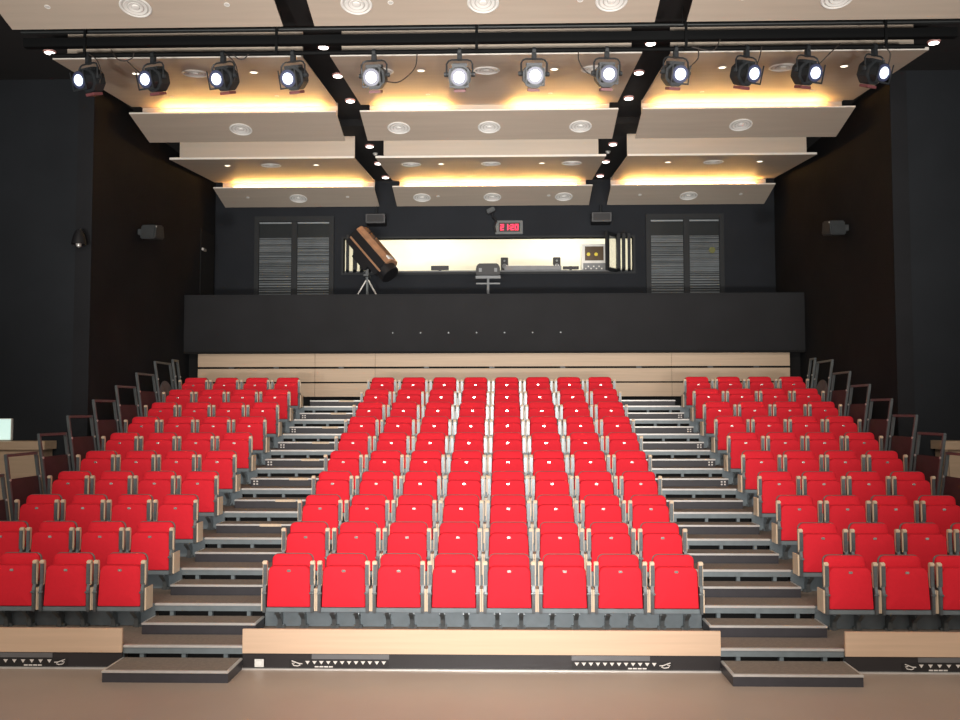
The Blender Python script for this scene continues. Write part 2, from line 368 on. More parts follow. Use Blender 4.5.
for i in range(10):
    for blk, xs in cols.items():
        for j, x in enumerate(xs):
            if i == 0 and j == 3 and blk != 'centre': continue
            if blk == 'centre': lb = 'red folding seat in %s row from front, %s from left in centre block' % (ORD[i], ORD[j])
            else: lb = 'red folding seat in %s row from front, %s from aisle in %s block' % (ORD[i], ORD[j], blk)
            t = thing('folding_seat', lb, 'seat', (x, i*D_ROW+0.70, tz(i)), group='red folding seats of the stand')
            for (n, me, plabel) in SEAT:
                o = link(n, me, t)
                if plabel: o['label'] = plabel

# ------------------------------------------------------------------ side handrails
LEAN = 0.145
def handrail(s, i):
    side = 'left' if s < 0 else 'right'
    z = tz(i); y0 = i*D_ROW-0.15; L, H = (0.79, 1.01) if i < 10 else (0.30, 0.85)
    t = thing('handrail', 'grey steel handrail frame with dark infill, beside %s seat row on the %s' % (ORD[i], side), 'handrail', (s*5.82, y0, z), group='handrail frames up the sides of the stand')
    def X(h): return s*LEAN*(h-0.1)
    for yy in (0.0, L-0.05):
        m = MB(); m.add([(X(0)-0.02, yy, 0), (X(0)+0.02, yy, 0), (X(0)+0.02, yy+0.045, 0), (X(0)-0.02, yy+0.045, 0), (X(H)-0.02, yy, H), (X(H)+0.02, yy, H), (X(H)+0.02, yy+0.045, H), (X(H)-0.02, yy+0.045, H)],
                        [(0,3,2,1),(4,5,6,7),(0,1,5,4),(1,2,6,5),(2,3,7,6),(3,0,4,7)])
        part('post', m, 'rail_steel', t, bevel=0.006)
        part('clamp', MB().cyl((X(H-0.29)-s*0.03, yy+0.02, H-0.29), (X(H-0.29)+s*0.01, yy+0.02, H-0.29), 0.016, n=8), 'aluminium', t)
    part('top_rail', MB().box(X(H)-0.02, X(H)+0.02, 0.0, L-0.005, H-0.005, H+0.03), 'rail_steel', t, bevel=0.006)
    if i < 9:
        h0, h1 = 0.02, H-0.28
        m = MB(); m.add([(X(h0)-0.006, 0.045, h0), (X(h0)+0.006, 0.045, h0), (X(h0)+0.006, L-0.05, h0), (X(h0)-0.006, L-0.05, h0), (X(h1)-0.006, 0.045, h1), (X(h1)+0.006, 0.045, h1), (X(h1)+0.006, L-0.05, h1), (X(h1)-0.006, L-0.05, h1)],
                        [(0,3,2,1),(4,5,6,7),(0,1,5,4),(1,2,6,5),(2,3,7,6),(3,0,4,7)])
        part('infill_panel', m, 'rail_infill', t)
    elif i == 9:
        poly = [(0.06, 0.02), (L-0.06, 0.02)] + [(L/2+ (L/2-0.07)*math.cos(a), 0.40+0.30*math.sin(a)) for a in [math.pi*k/12 for k in range(13)]]
        m = MB(); n = len(poly)
        vs = [(X(p[1])-0.008, p[0], p[1]) for p in poly] + [(X(p[1])+0.008, p[0], p[1]) for p in poly]
        m.add(vs, [tuple(range(n)), tuple(range(2*n-1, n-1, -1))] + [(k, k+n, (k+1) % n+n, (k+1) % n) for k in range(n)])
        part('arched_panel', m, 'arch_grey', t)
for s in (-1, 1):
    for i in range(2, 11): handrail(s, i)
# timber dado beside the stand on each side, and the lit sign on the left
for s in (-1, 1):
    side = 'left' if s < 0 else 'right'
    t = thing('timber_counter', 'pale timber counter with thick top at the %s edge of the hall' % side, 'counter', (s*6.56, 4.84, 0), group='timber counters beside the stand')
    a, b = sorted((0.0, s*1.62))
    part('top', MB().box(a, b, -0.35, 0.03, 1.93, 2.055), 'board_wood', t, bevel=0.004)
    a2, b2 = sorted((s*0.12, s*1.62))
    part('front_panel', MB().box(a2, b2, -0.28, -0.25, 0.0, 1.93), 'board_wood', t)
    a3, b3 = sorted((s*0.06, s*0.10))
    part('end_panel', MB().box(a3, b3, -0.30, 0.02, 0.0, 1.93), 'board_wood', t)
sg = thing('lit_sign', 'pale green lit sign at left edge above timber counter', 'sign', (-7.58, WYC, 2.07))
part('housing', MB().box(-0.34, 0.34, -0.06, 0, -0.01, 0.32), 'white_paint', sg, bevel=0.006)
part('lit_face', MB().box(-0.33, 0.33, -0.066, -0.06, 0, 0.31), 'sign_glow', sg)

# ------------------------------------------------------------------ timber boards behind the last row
bd = thing('timber_back_screen', 'three rows of pale timber boards behind the top seat row', 'screen', (0, 9.25, 2.70))
cuts = [-5.87, -3.52, -2.32, 3.54, 5.85]
for (z0, z1) in ((2.78, 3.045), (3.075, 3.335), (3.375, 3.635)):
    for a, b in zip(cuts[:-1], cuts[1:]):
        part('board', MB().box(a+0.003, b-0.003, -0.012, 0.012, z0-2.70, z1-2.70), 'board_wood', bd, bevel=0.002)
part('backing_rail', MB().box(-5.86, 5.84, 0.03, 0.05, 0.08, 0.93), 'void_black', bd)
for k, x in enumerate((-5.2, -4.3, -3.0, -1.3, 0.0, 1.4, 2.9, 4.3, 5.2)):
    part('fixing_clip', MB().box(x-0.05, x+0.05, -0.004, 0.03, 0.640, 0.672), 'dark_steel', bd)

# ------------------------------------------------------------------ ceiling panels
PAN = [('nearest', 0.70, 7.60, 2.042, 7.243), ('second', 3.08, 7.264, 5.752, 7.495), ('third', 5.653, 7.345, 6.538, 7.128),
       ('fourth', 7.502, 7.094, 10.154, 7.327), ('rearmost', 10.059, 7.18, 10.919, 6.960)]
COLX = [('left', -5.87, -2.48), ('centre', -2.09, 2.09), ('right', 2.48, 5.87)]
TH = 0.02
for (row, y0, z0, y1, z1) in PAN:
    for (col, a, b) in COLX:
        t = thing('ceiling_panel', 'beige timber ceiling panel, %s row, %s column' % (row, col), 'ceiling panel', ((a+b)/2, y0, z0), group='suspended timber ceiling panels')
        w2 = (b-a)/2; dy, dz = y1-y0, z1-z0
        poly = [(0, 0), (dy, dz), (dy, dz+TH), (0, TH)]
        part('board', MB().prism(poly, 'x', -w2, w2), 'ceiling_wood', t)
        eh = 0.036 if row in ('second', 'fourth') else TH+0.002
        part('front_edge', MB().prism([(-0.006, -0.001), (0.004, -0.002), (0.004, eh), (-0.006, eh)], 'x', -w2, w2), 'ceiling_edge', t)
        fa, fb = (-1.955-(a+b)/2, 1.965-(a+b)/2) if col == 'centre' else ((-5.72-(a+b)/2, w2-0.005) if col == 'left' else (-w2+0.005, 5.72-(a+b)/2))
        if row in ('second', 'fourth'):
            top = 7.65 if row == 'second' else 7.53
            part('fascia', MB().box(fa, fb, 0.10, 0.13, 0.04, top-z0), 'ceiling_wood', t)
            part('cove_fascia', MB().box(fa, fb, dy+0.075, dy+0.095, dz-0.145, dz+0.06).box(fa, fb, dy, dy+0.08, dz+0.002, dz+0.02), 'ceiling_wood', t)
        if row in ('third', 'rearmost'):
            # cove lamps lying on the upper side behind the front lip
            if row == 'third': segs = {'left': [(-5.36, -2.70)], 'centre': [(-1.80, -0.66), (0.38, 1.76)], 'right': [(2.70, 5.40)]}[col]
            else: segs = {'left': [(-5.46, -2.73)], 'centre': [(-1.85, 1.77)], 'right': [(2.78, 5.48)]}[col]
            for (p, q) in segs:
                c0 = (a+b)/2
                lp = part('cove_lamp', MB().cyl((p-c0, 0.09, 0.034), (q-c0, 0.09, 0.034), 0.014, n=10), 'cove', t, label='warm glowing cove tube')
                part('lamp_socket', MB().box(p-c0-0.03, p-c0, 0.07, 0.11, -0.005, 0.05).box(q-c0, q-c0+0.03, 0.07, 0.11, -0.005, 0.05), 'white_paint', lp)
def on_panel(row, y):
    for (r, y0, z0, y1, z1) in PAN:
        if r == row: k = (z1-z0)/(y1-y0); return z0 + k*(y-y0), math.atan(k)
def ceil_fix(name, label, cat, x, y, row, meshes, group):
    z, a = on_panel(row, y)
    t = thing(name, label, cat, (x, y, z), group=group); t.rotation_euler = (a, 0, 0)
    for (n, me) in meshes: link(n, me, t)
dring = MB().lathe([(0.185, 0.0), (0.19, -0.008), (0.175, -0.016), (0.16, -0.010), (0.16, 0.0)], 32).mesh('outer_ring', 'diffuser', smooth=True)
dslot = MB().lathe([(0.162, 0.0), (0.162, -0.004), (0.01, -0.004), (0.01, 0.0)], 32).mesh('slot_disc', 'diffuser_slot')
r2 = MB().lathe([(0.10, -0.003), (0.135, -0.013), (0.14, -0.010), (0.11, -0.001)], 32).mesh('middle_ring', 'diffuser', smooth=True)
r3 = MB().lathe([(0.05, -0.003), (0.085, -0.014), (0.09, -0.011), (0.06, -0.001)], 32).mesh('inner_ring', 'diffuser', smooth=True)
r4 = MB().lathe([(0.045, -0.002), (0.04, -0.014), (0.002, -0.018)], 20).mesh('centre_cone', 'diffuser', smooth=True)
DIFF = [('outer_ring', dring), ('slot_disc', dslot), ('middle_ring', r2), ('inner_ring', r3), ('centre_cone', r4)]
for (row, y) in (('nearest', 1.66), ('second', 3.82), ('third', 6.14), ('fourth', 8.17), ('rearmost', 10.525)):
    for k, x in enumerate((-4.17, -1.51, 0.0, 1.52, 4.17)):
        ceil_fix('ceiling_diffuser', 'round white ceiling diffuser in %s panel row, %s from left' % (row, ORD[k]), 'diffuser', x, y, row, DIFF, 'round ceiling diffusers')
trim = MB().lathe([(0.062, 0.0), (0.066, -0.005), (0.05, -0.007), (0.046, 0.0)], 20).mesh('trim_ring', 'diffuser', smooth=True)
glow = MB().lathe([(0.046, 0.0), (0.046, -0.004), (0.002, -0.006)], 20).mesh('lamp', 'glow_small')
trims = MB().lathe([(0.034, 0.0), (0.036, -0.005), (0.028, -0.007), (0.026, 0.0)], 16).mesh('trim_ring', 'diffuser', smooth=True)
glows = MB().lathe([(0.026, 0.0), (0.026, -0.004), (0.002, -0.005)], 16).mesh('cap', 'diffuser_slot')
for (row, y, xs) in (('second', 3.80, (-5.02, -3.32, -0.93, 0.96, 3.32, 5.02)), ('fourth', 8.16, (-5.0, -3.31, -0.94, 0.96, 3.32, 5.03))):
    for k, x in enumerate(xs):
        ceil_fix('downlight', 'small lit downlight in %s ceiling panel row, %s from left' % (row, ORD[k]), 'downlight', x, y, row, [('trim_ring', trim), ('lamp', glow)], 'small downlights in the panels')
for (row, y, xs, nm) in (('nearest', 1.64, (-5.23, -3.06, -1.10, 1.15, 3.06, 5.23), 'nearest'), ('second', 5.13, (-4.98, -3.32, -0.94, 0.97, 3.32, 5.02), 'second'), ('rearmost', 10.47, (-5.25, -3.10, -1.16, 1.20, 3.13, 5.26), 'rearmost')):
    for k, x in enumerate(xs):
        ceil_fix('sprinkler_rose', 'tiny pale sprinkler rose in %s ceiling panel row, %s from left' % (nm, ORD[k]), 'sprinkler', x, y, row, [('trim_ring', trims), ('cap', glows)], 'sprinkler roses in the panels')
# bright downlights in the two dark strips and at the outer ends
srim = MB().lathe([(0.085, 0.0), (0.09, -0.010), (0.078, -0.03), (0.068, -0.03), (0.066, 0.0)], 24).mesh('trim_ring', 'pink_rim', smooth=True)
sglow = MB().lathe([(0.070, -0.01), (0.066, -0.034), (0.002, -0.044)], 24).mesh('lamp', 'glow_warm', smooth=True)
for s in (-1, 1):
    side = 'left' if s < 0 else 'right'
    for k, (y, z) in enumerate(((3.67, 7.65), (4.80, 7.65), (5.96, 7.65), (8.20, 7.53), (9.42, 7.53), (10.55, 7.53))):
        t = thing('strip_downlight', 'glowing downlight in the %s dark ceiling strip, %s from front' % (side, ORD[k]), 'downlight', (s*2.30, y, z), group='downlights in the dark ceiling strips')
        link('trim_ring', srim, t); link('lamp', sglow, t)
    t = thing('strip_downlight', 'glowing downlight at outer %s end of the ceiling panels' % side, 'downlight', (s*6.25, 3.75, 7.65), group='downlights in the dark ceiling strips')
    link('trim_ring', srim, t); link('lamp', sglow, t)
# small smoke detectors beside the strip downlights
for s in (-1, 1):
    t = thing('smoke_detector', 'small grey smoke detector in %s dark ceiling strip' % ('left' if s < 0 else 'right'), 'detector', (s*2.27, 8.75, 7.53))
    part('base', MB().lathe([(0.05, 0), (0.05, -0.015), (0.03, -0.02)], 16), 'diffuser_slot', t)
    part('dome', MB().lathe([(0.035, -0.018), (0.03, -0.04), (0.004, -0.05)], 16), 'diffuser', t, smooth=True)

# ------------------------------------------------------------------ lighting bar and spotlights
BY = 2.50
t = thing('lighting_bar', 'long black ladder lighting bar with pipes hung below the ceiling', 'lighting bar', (0, BY, 7.085))
part('cable_beam', MB().box(-5.95, 5.95, -0.05, 0.05, 0.105, 0.222), 'bar_black', t, bevel=0.005)
part('lower_pipe', MB().cyl((-5.6, 0, 0), (5.55, 0, 0), 0.029, n=14), 'bar_black', t, smooth=True)
part('upper_pipe', MB().cyl((-6.0, 0, 0.315), (6.0, 0, 0.315), 0.024, n=14), 'pipe_grey', t, smooth=True)
for x in (-5.14, -2.66, -0.10, 2.55, 5.05):
    part('spreader', MB().box(x-0.018, x+0.018, -0.07, -0.05, -0.04, 0.36), 'bar_black', t, bevel=0.003)
for x in (-2.62, 2.52, -5.7, 5.7):
    part('suspension_wire', MB().cyl((x, 0, 0.33), (x, 0, 0.56), 0.006, n=6), 'pipe_grey', t)
LX = [-5.115, -4.27, -3.36, -2.457, -1.415, -0.32, 0.63, 1.555, 2.427, 3.32, 4.087, 4.924]
LYAW = [-24, -20, -18, -14, -6, 0, 4, 4, 12, 24, 20, 26]
LTILT = [18, 18, 20, 22, 20, 24, 20, 16, 20, 20, 20, 22]
def lamp_meshes():
    P = []
    b = MB()
    oct_ = [(0.13*math.cos(math.radians(22.5+45*k)), 0.13*math.sin(math.radians(22.5+45*k))) for k in range(8)]
    b.prism([(x*1.18, z*1.25) for x, z in oct_], 'y', -0.02, 0.16)
    b.prism([(x*0.95, z*0.95) for x, z in oct_], 'y', -0.14, -0.02)
    P.append(('housing', b.mesh('housing', 'lamp_black', bevel=0.008)))
    fins = MB()
    for k in range(5): fins.box(-0.10, 0.10, 0.0+k*0.03, 0.012+k*0.03, 0.12, 0.155)
    P.append(('cooling_fins', fins.mesh('cooling_fins', 'lamp_black')))
    P.append(('lens_rim', MB().cyl((0, -0.155, 0), (0, -0.135, 0), 0.108, n=20).mesh('lens_rim', 'lens_rim', bevel=0.004)))
    P.append(('lens', MB().lathe([(0.072, 0.0), (0.063, 0.012), (0.036, 0.022), (0.003, 0.026)], 20, Matrix.Translation((0, -0.155, 0)) @ Matrix.Rotation(math.radians(90), 4, 'X')).mesh('lens', 'lens', smooth=True)))
    P.append(('gel_frame', MB().box(-0.12, 0.12, -0.165, -0.155, -0.125, -0.105).box(-0.12, -0.105, -0.165, -0.155, -0.105, 0.11).box(0.105, 0.12, -0.165, -0.155, -0.105, 0.11).mesh('gel_frame', 'lamp_black')))
    P.append(('label_plate', MB().box(-0.075, 0.075, -0.02, 0.13, -0.195, -0.160).mesh('label_plate', 'red_label', bevel=0.004)))
    P.append(('cap', MB().cyl((0, 0.16, 0), (0, 0.21, 0), 0.10, 0.07, n=14).mesh('cap', 'lamp_black', bevel=0.006)))
    for s in (-1, 1):
        P.append(('tilt_knob', MB().cyl((s*0.145, 0.03, 0.02), (s*0.20, 0.03, 0.02), 0.03, n=10).mesh('tilt_knob', 'lamp_black', bevel=0.005)))
    return P
LAMP = lamp_meshes()
yoke = MB().tube([(-0.165, 0, 0), (-0.165, 0, 0.16), (-0.14, 0, 0.20), (-0.10, 0, 0.215), (0.10, 0, 0.215), (0.14, 0, 0.20), (0.165, 0, 0.16), (0.165, 0, 0)], 0.011, 8).mesh('yoke', 'lamp_black', smooth=True)
clamp = MB().box(-0.03, 0.03, -0.03, 0.03, 0.21, 0.30).cyl((-0.022, 0, 0.325), (0.022, 0, 0.325), 0.042, n=14).cyl((0, -0.045, 0.28), (0, 0.045, 0.28), 0.014, n=8).mesh('hook_clamp', 'lamp_black', bevel=0.004)
for k, x in enumerate(LX):
    t = thing('spotlight', 'black theatre spotlight with bright lens, %s from left on the lighting bar' % ORD[k], 'spotlight', (x, BY, 7.085-0.325), group='spotlights on the lighting bar')
    t.rotation_euler = (0, 0, math.radians(LYAW[k]))
    link('yoke', yoke, t); link('hook_clamp', clamp, t)
    hd = link('lamp_head', LAMP[0][1], t, (0, 0, 0.0)); hd.rotation_euler = (math.radians(LTILT[k]), 0, 0)
    for (n, me) in LAMP[1:]: link(n, me, hd)
# cables looped from the bar
def cable(label, pts):
    pts = [Vector(p) for p in pts]; out = []
    for i in range(len(pts)-1):
        p0, p1, p2, p3 = pts[max(i-1, 0)], pts[i], pts[i+1], pts[min(i+2, len(pts)-1)]
        for k in range(6):
            u = k/6
            out.append(0.5*((2*p1)+(-p0+p2)*u+(2*p0-5*p1+4*p2-p3)*u*u+(-p0+3*p1-3*p2+p3)*u**3))
    out.append(pts[-1])
    o = part('lamp_cable', MB().tube(out, 0.008, 6), 'cable', smooth=True)
    tag(o, label, 'cable', 'cables looped along the lighting bar')
cable('dark cable drooping in a long curve right of the fifth spotlight', [(-0.86, BY-0.04, 7.05), (-0.88, BY-0.04, 6.88), (-0.98, BY-0.03, 6.76), (-1.12, BY, 6.69), (-1.30, BY+0.02, 6.72)])
cable('dark cable drooping in a curve left of the eighth spotlight', [(1.19, BY-0.04, 7.05), (1.20, BY-0.04, 6.93), (1.28, BY-0.03, 6.80), (1.42, BY, 6.73)])
cable('dark cable loop between the first and second spotlights', [(-4.80, BY-0.05, 7.14), (-4.72, BY-0.05, 7.02), (-4.62, BY-0.05, 6.99), (-4.52, BY-0.05, 7.03), (-4.50, BY-0.05, 7.10)])
cable('dark cable slanting down to the second spotlight', [(-4.60, BY-0.05, 7.0), (-4.50, BY-0.03, 6.90), (-4.40, BY, 6.82), (-4.34, BY, 6.78)])
cable('dark cable hanging beside the first spotlight', [(-5.08, BY-0.05, 7.08), (-4.98, BY-0.05, 7.0), (-4.93, BY-0.04, 6.85), (-4.96, BY, 6.72)])
cable('dark cable hanging beside the third spotlight', [(-3.33, BY-0.05, 7.07), (-3.22, BY-0.05, 6.98), (-3.17, BY-0.03, 6.85), (-3.22, BY, 6.72)])
cable('dark loop of cable under the bar right of the third spotlight', [(-3.22, BY-0.05, 7.06), (-3.15, BY-0.05, 7.0), (-3.08, BY-0.05, 7.0), (-3.02, BY-0.05, 7.06)])
cable('dark cable slanting down to the ninth spotlight', [(2.70, BY-0.05, 7.10), (2.70, BY-0.05, 6.95), (2.62, BY-0.03, 6.86), (2.55, BY, 6.76)])
cable('dark cable swagged from the bar right of the ninth spotlight', [(2.62, BY-0.05, 7.09), (2.78, BY-0.05, 7.05), (2.9, BY-0.05, 7.05), (2.98, BY-0.05, 7.18)])
cable('dark cable hanging beside the tenth spotlight', [(3.50, BY-0.05, 7.09), (3.47, BY-0.05, 6.95), (3.42, BY-0.02, 6.8)])
cable('dark cable slanting down to the eleventh spotlight', [(4.48, BY-0.05, 7.11), (4.36, BY-0.05, 7.0), (4.22, BY-0.02, 6.86)])
cable('dark cable hanging beside the twelfth spotlight', [(5.02, BY-0.05, 7.07), (5.10, BY-0.05, 6.98), (5.08, BY-0.02, 6.82)])

# ------------------------------------------------------------------ rear wall windows and control room
def louvre_window(name, label, xa, xb, mid, sticker):
    zt_, zb = 6.64, 3.86
    t = thing(name, label, 'window', ((xa+xb)/2, WYR, zb), kind='structure'); cx = (xa+xb)/2
    fr = MB().box(xa-cx-0.10, xb-cx+0.10, -0.05, 0.01, 2.78, 2.90).box(xa-cx-0.10, xa-cx, -0.05, 0.01, 0, 2.78).box(xb-cx, xb-cx+0.10, -0.05, 0.01, 0, 2.78)
    part('frame', fr, 'window_frame', t, bevel=0.004)
    part('mullion', MB().box(mid-cx-0.06, mid-cx+0.06, -0.045, 0.01, 0, 2.78), 'window_frame', t, bevel=0.004)
    for (a, b) in ((xa, mid-0.06), (mid+0.06, xb)):
        part('pane', MB().box(a-cx, b-cx, -0.012, 0.0, 0, 2.78), 'glass_dark', t)
        bl = MB(); z = 0.9; k = 0
        while z < 2.44:
            th = random.choice((0.022, 0.028, 0.034))
            bl.add([(a-cx+0.01, -0.040, z), (b-cx-0.01, -0.040, z), (b-cx-0.01, -0.018, z+th), (a-cx+0.01, -0.018, z+th), (a-cx+0.01, -0.036, z-0.004), (b-cx-0.01, -0.036, z-0.004), (b-cx-0.01, -0.014, z+th-0.004), (a-cx+0.01, -0.014, z+th-0.004)],
                   [(0,1,2,3),(7,6,5,4),(0,4,5,1),(1,5,6,2),(2,6,7,3),(3,7,4,0)])
            z += 0.040 if z > 1.55 else 0.055; k += 1
        o = part('blind_slats', bl, 'blind', t); o['kind'] = 'stuff'
        part('head_rail', MB().box(a-cx+0.01, b-cx-0.01, -0.04, -0.012, 2.735, 2.765), 'blind', t)
    if sticker: part('round_sticker', MB().cyl((sticker-cx, -0.046, 2.10), (sticker-cx, -0.041, 2.10), 0.07, n=16), 'yellow_sticker', t)
louvre_window('window_1', 'grey slatted double window on rear wall at left', -5.12, -3.57, -4.34, None)
louvre_window('window_2', 'grey slatted double window on rear wall at right', 3.42, 4.90, 4.19, 4.74)
# control room shell
cr = MB().box(-4.3, 4.3, 13.6, 13.7, 4.4, 7.2).box(-4.4, -4.3, WYR+0.15, 13.7, 4.4, 7.2).box(4.3, 4.4, WYR+0.15, 13.7, 4.4, 7.2)
struct('wall_control_room', cr, 'room_wall', 'cream wall of the lit control room behind the opening', 'wall')
struct('ceiling_control_room', MB().box(-4.4, 4.4, WYR+0.15, 13.7, 7.2, 7.3), 'room_wall', 'cream ceiling of the control room', 'ceiling')
struct('floor_control_room', MB().box(-4.4, 4.4, WYR+0.15, 13.7, 4.3, 4.4), 'desk_grey', 'grey floor of the control room', 'floor')
for k, x in enumerate((-2.0, 2.0)):
    d = bpy.data.lights.new('control_room_lamp', 'AREA'); d.shape = 'RECTANGLE'; d.size = 2.4; d.size_y = 0.8; d.energy = 50; d.color = (1.0, 0.94, 0.76)
    o = bpy.data.objects.new('control_room_lamp', d); C.objects.link(o); o.location = (x, 12.3, 7.15)
wn = thing('window_3', 'wide open control room window with folded glass panels', 'window', (0, WYR, WZ0), kind='structure')
fr = MB().box(WX0-0.05, WX1+0.05, -0.03, 0.17, -0.05, 0.0).box(WX0-0.05, WX1+0.05, -0.03, 0.17, 0.75, 0.79).box(WX0-0.05, WX0, -0.03, 0.17, 0, 0.75).box(WX1, WX1+0.05, -0.03, 0.17, 0, 0.75)
part('frame', fr, 'window_frame', wn, bevel=0.003)
def sash(x, y, ang, wd, z0=0.0, z1=0.75):
    mx = Matrix.Translation((x, y, 0)) @ Matrix.Rotation(math.radians(ang), 4, 'Z')
    m = MB().box(0, wd, -0.032, 0.032, z0, z0+0.07, mx).box(0, wd, -0.032, 0.032, z1-0.07, z1, mx).box(0, 0.08, -0.032, 0.032, z0+0.07, z1-0.07, mx).box(wd-0.08, wd, -0.032, 0.032, z0+0.07, z1-0.07, mx)
    s_ = part('sash', m, 'window_frame', wn, bevel=0.003)
    part('pane', MB().box(0.08, wd-0.08, -0.004, 0.004, z0+0.07, z1-0.07, mx), 'clear_glass', s_)
for k in range(4): sash(-3.20+k*0.15, 0.14, -80+k*2, 0.62)
for k in range(3): sash(2.98-k*0.13, 0.14, -98+k*2, 0.60)
sash(2.76, 0.10, -124, 0.60, -0.02, 0.80)
# equipment on the control room desk, seen through the opening
dk = thing('control_desk', 'grey control room desk along the window sill', 'desk', (0, 11.75, 4.4))
part('desk_top', MB().box(-3.6, 3.6, -0.45, 0.45, 1.16, 1.20), 'desk_grey', dk, bevel=0.004)
for x in (-3.3, 0, 3.3): part('leg', MB().box(x-0.04, x+0.04, -0.35, 0.35, 0, 1.16), 'dark_steel', dk)
DZ = 5.60
def monitor(label, x, y, wd, h, z=DZ):
    t = thing('monitor', label, 'monitor', (x, y, z))
    part('screen', MB().box(-wd/2, wd/2, 0, 0.03, 0.06, 0.06+h), 'plastic_black', t, bevel=0.004)
    part('stand', MB().box(-0.03, 0.03, 0.03, 0.06, 0.01, 0.14).box(-0.1, 0.1, -0.04, 0.12, 0, 0.012), 'plastic_black', t)
monitor('low black monitor back standing on the control desk left of centre', -1.20, 11.62, 0.40, 0.10)
monitor('low dark monitor on the control desk beside the console', 1.74, 11.60, 0.36, 0.07)
for k, (x, lb) in enumerate(((0.255, 'small black loudspeaker at left end of the mixing console'), (1.45, 'small black loudspeaker at right end of the mixing console'))):
    t = thing('desk_speaker', lb, 'speaker', (x, 11.98, DZ), group='small loudspeakers behind the mixing console')
    part('cabinet', MB().box(-0.085, 0.085, 0, 0.14, 0, 0.40), 'plastic_black', t, bevel=0.01)
    part('cone', MB().cyl((0, -0.006, 0.20), (0, 0.0, 0.20), 0.055, n=16), 'desk_grey', t)
    part('tweeter', MB().cyl((0, -0.006, 0.32), (0, 0.0, 0.32), 0.025, n=12), 'desk_grey', t)
t = thing('mixing_console', 'long grey mixing console on the control room desk', 'console', (0.88, 11.55, DZ))
part('chassis', MB().prism([(-0.3, 0), (0.3, 0), (0.3, 0.12), (0.22, 0.13), (-0.3, 0.09)], 'x', -0.63, 0.63), 'desk_grey', t, bevel=0.006)
fd = MB()
for k in range(20): fd.box(-0.58+k*0.06, -0.56+k*0.06, -0.2, -0.17, 0.105, 0.125)
o = part('faders', fd, 'white_paint', t); o['kind'] = 'stuff'
t = thing('equipment_rack', 'pale equipment rack with amber display behind the control window', 'rack', (2.27, 11.75, DZ))
part('cabinet', MB().box(-0.27, 0.30, 0, 0.5, 0, 0.66), 'white_paint', t, bevel=0.006)
scn = part('amber_display', MB().box(-0.20, 0.22, -0.01, 0.0, 0.28, 0.60), 'display', t)
for x in (-0.12, 0.05): part('indicator', MB().cyl((x, -0.016, 0.42), (x, -0.010, 0.42), 0.04, n=12), 'display_yellow', scn)
part('panel', MB().box(-0.24, 0.26, -0.012, 0.0, 0.02, 0.22), 'desk_grey', t, bevel=0.003)
pl = MB()
for k in range(7): pl.box(-0.2+k*0.06, -0.17+k*0.06, -0.018, -0.012, 0.08+0.05*(k % 2), 0.11+0.05*(k % 2))
part('labels', pl, 'white_paint', t)

# ------------------------------------------------------------------ things on the balcony and on the walls
# follow spot on a tripod
t = thing('follow_spot', 'large copper and black follow spot tilted down on a tripod on the balcony', 'spotlight', (-2.63, 10.20, 3.86))
R0, F0 = Vector((-0.24, 0.12, 2.36)), Vector((0.50, -0.20, 1.50))
ax = (F0-R0).normalized(); sx = Vector((0, 0, 1)).cross(ax).normalized(); sz = ax.cross(sx)
if sz.z < 0: sz = -sz
MX = Matrix(((ax.x, sx.x, sz.x, R0.x), (ax.y, sx.y, sz.y, R0.y), (ax.z, sx.z, sz.z, R0.z), (0, 0, 0, 1)))
LEN = (F0-R0).length
part('body', MB().box(0.0, LEN-0.12, -0.20, 0.20, -0.22, 0.15, MX), 'plastic_black', t, bevel=0.02)
part('upper_cover', MB().prism([(-0.205, 0.13), (0.205, 0.13), (0.21, 0.17), (0.13, 0.25), (-0.13, 0.25), (-0.21, 0.17)], 'x', 0.02, LEN-0.10, MX), 'copper', t, bevel=0.008, label='copper coloured cover')
for s in (-1, 1): part('side_trim', MB().box(0.03, LEN-0.08, s*0.204-0.006, s*0.204+0.006, -0.09, -0.05, MX), 'copper', t)
part('lens_barrel', MB().cyl((LEN-0.12, 0, -0.02), (LEN+0.05, 0, -0.02), 0.215, 0.205, n=24, mx=MX), 'plastic_black', t, bevel=0.008)
part('front_plate', MB().box(LEN-0.24, LEN-0.14, -0.16, 0.0, 0.225, 0.262, MX), 'white_paint', t)
part('handle', MB().tube([(0.25, -0.08, 0.24), (0.25, -0.08, 0.31), (0.42, -0.08, 0.31), (0.42, -0.08, 0.24)], 0.012, 8, MX), 'plastic_black', t)
part('power_box', MB().box(0.30, 0.75, -0.12, 0.12, -0.36, -0.22, MX), 'plastic_black', t, bevel=0.01)
part('yoke', MB().box(-0.03, 0.03, -0.03, 0.03, 1.42, 1.70).box(-0.05, 0.05, -0.20, 0.20, 1.44, 1.48), 'dark_steel', t, bevel=0.004)
part('column', MB().cyl((0, 0, 0.75), (0, 0, 1.46), 0.028, n=12), 'rail_steel', t)
for a in (200, 340, 90):
    e = Vector((0.85*math.cos(math.radians(a)), 0.5*math.sin(math.radians(a)), 0.0))
    part('leg', MB().tube([(0.02*math.cos(math.radians(a)), 0, 1.38), (e.x, e.y, 0.0)], 0.017, 8), 'aluminium', t)
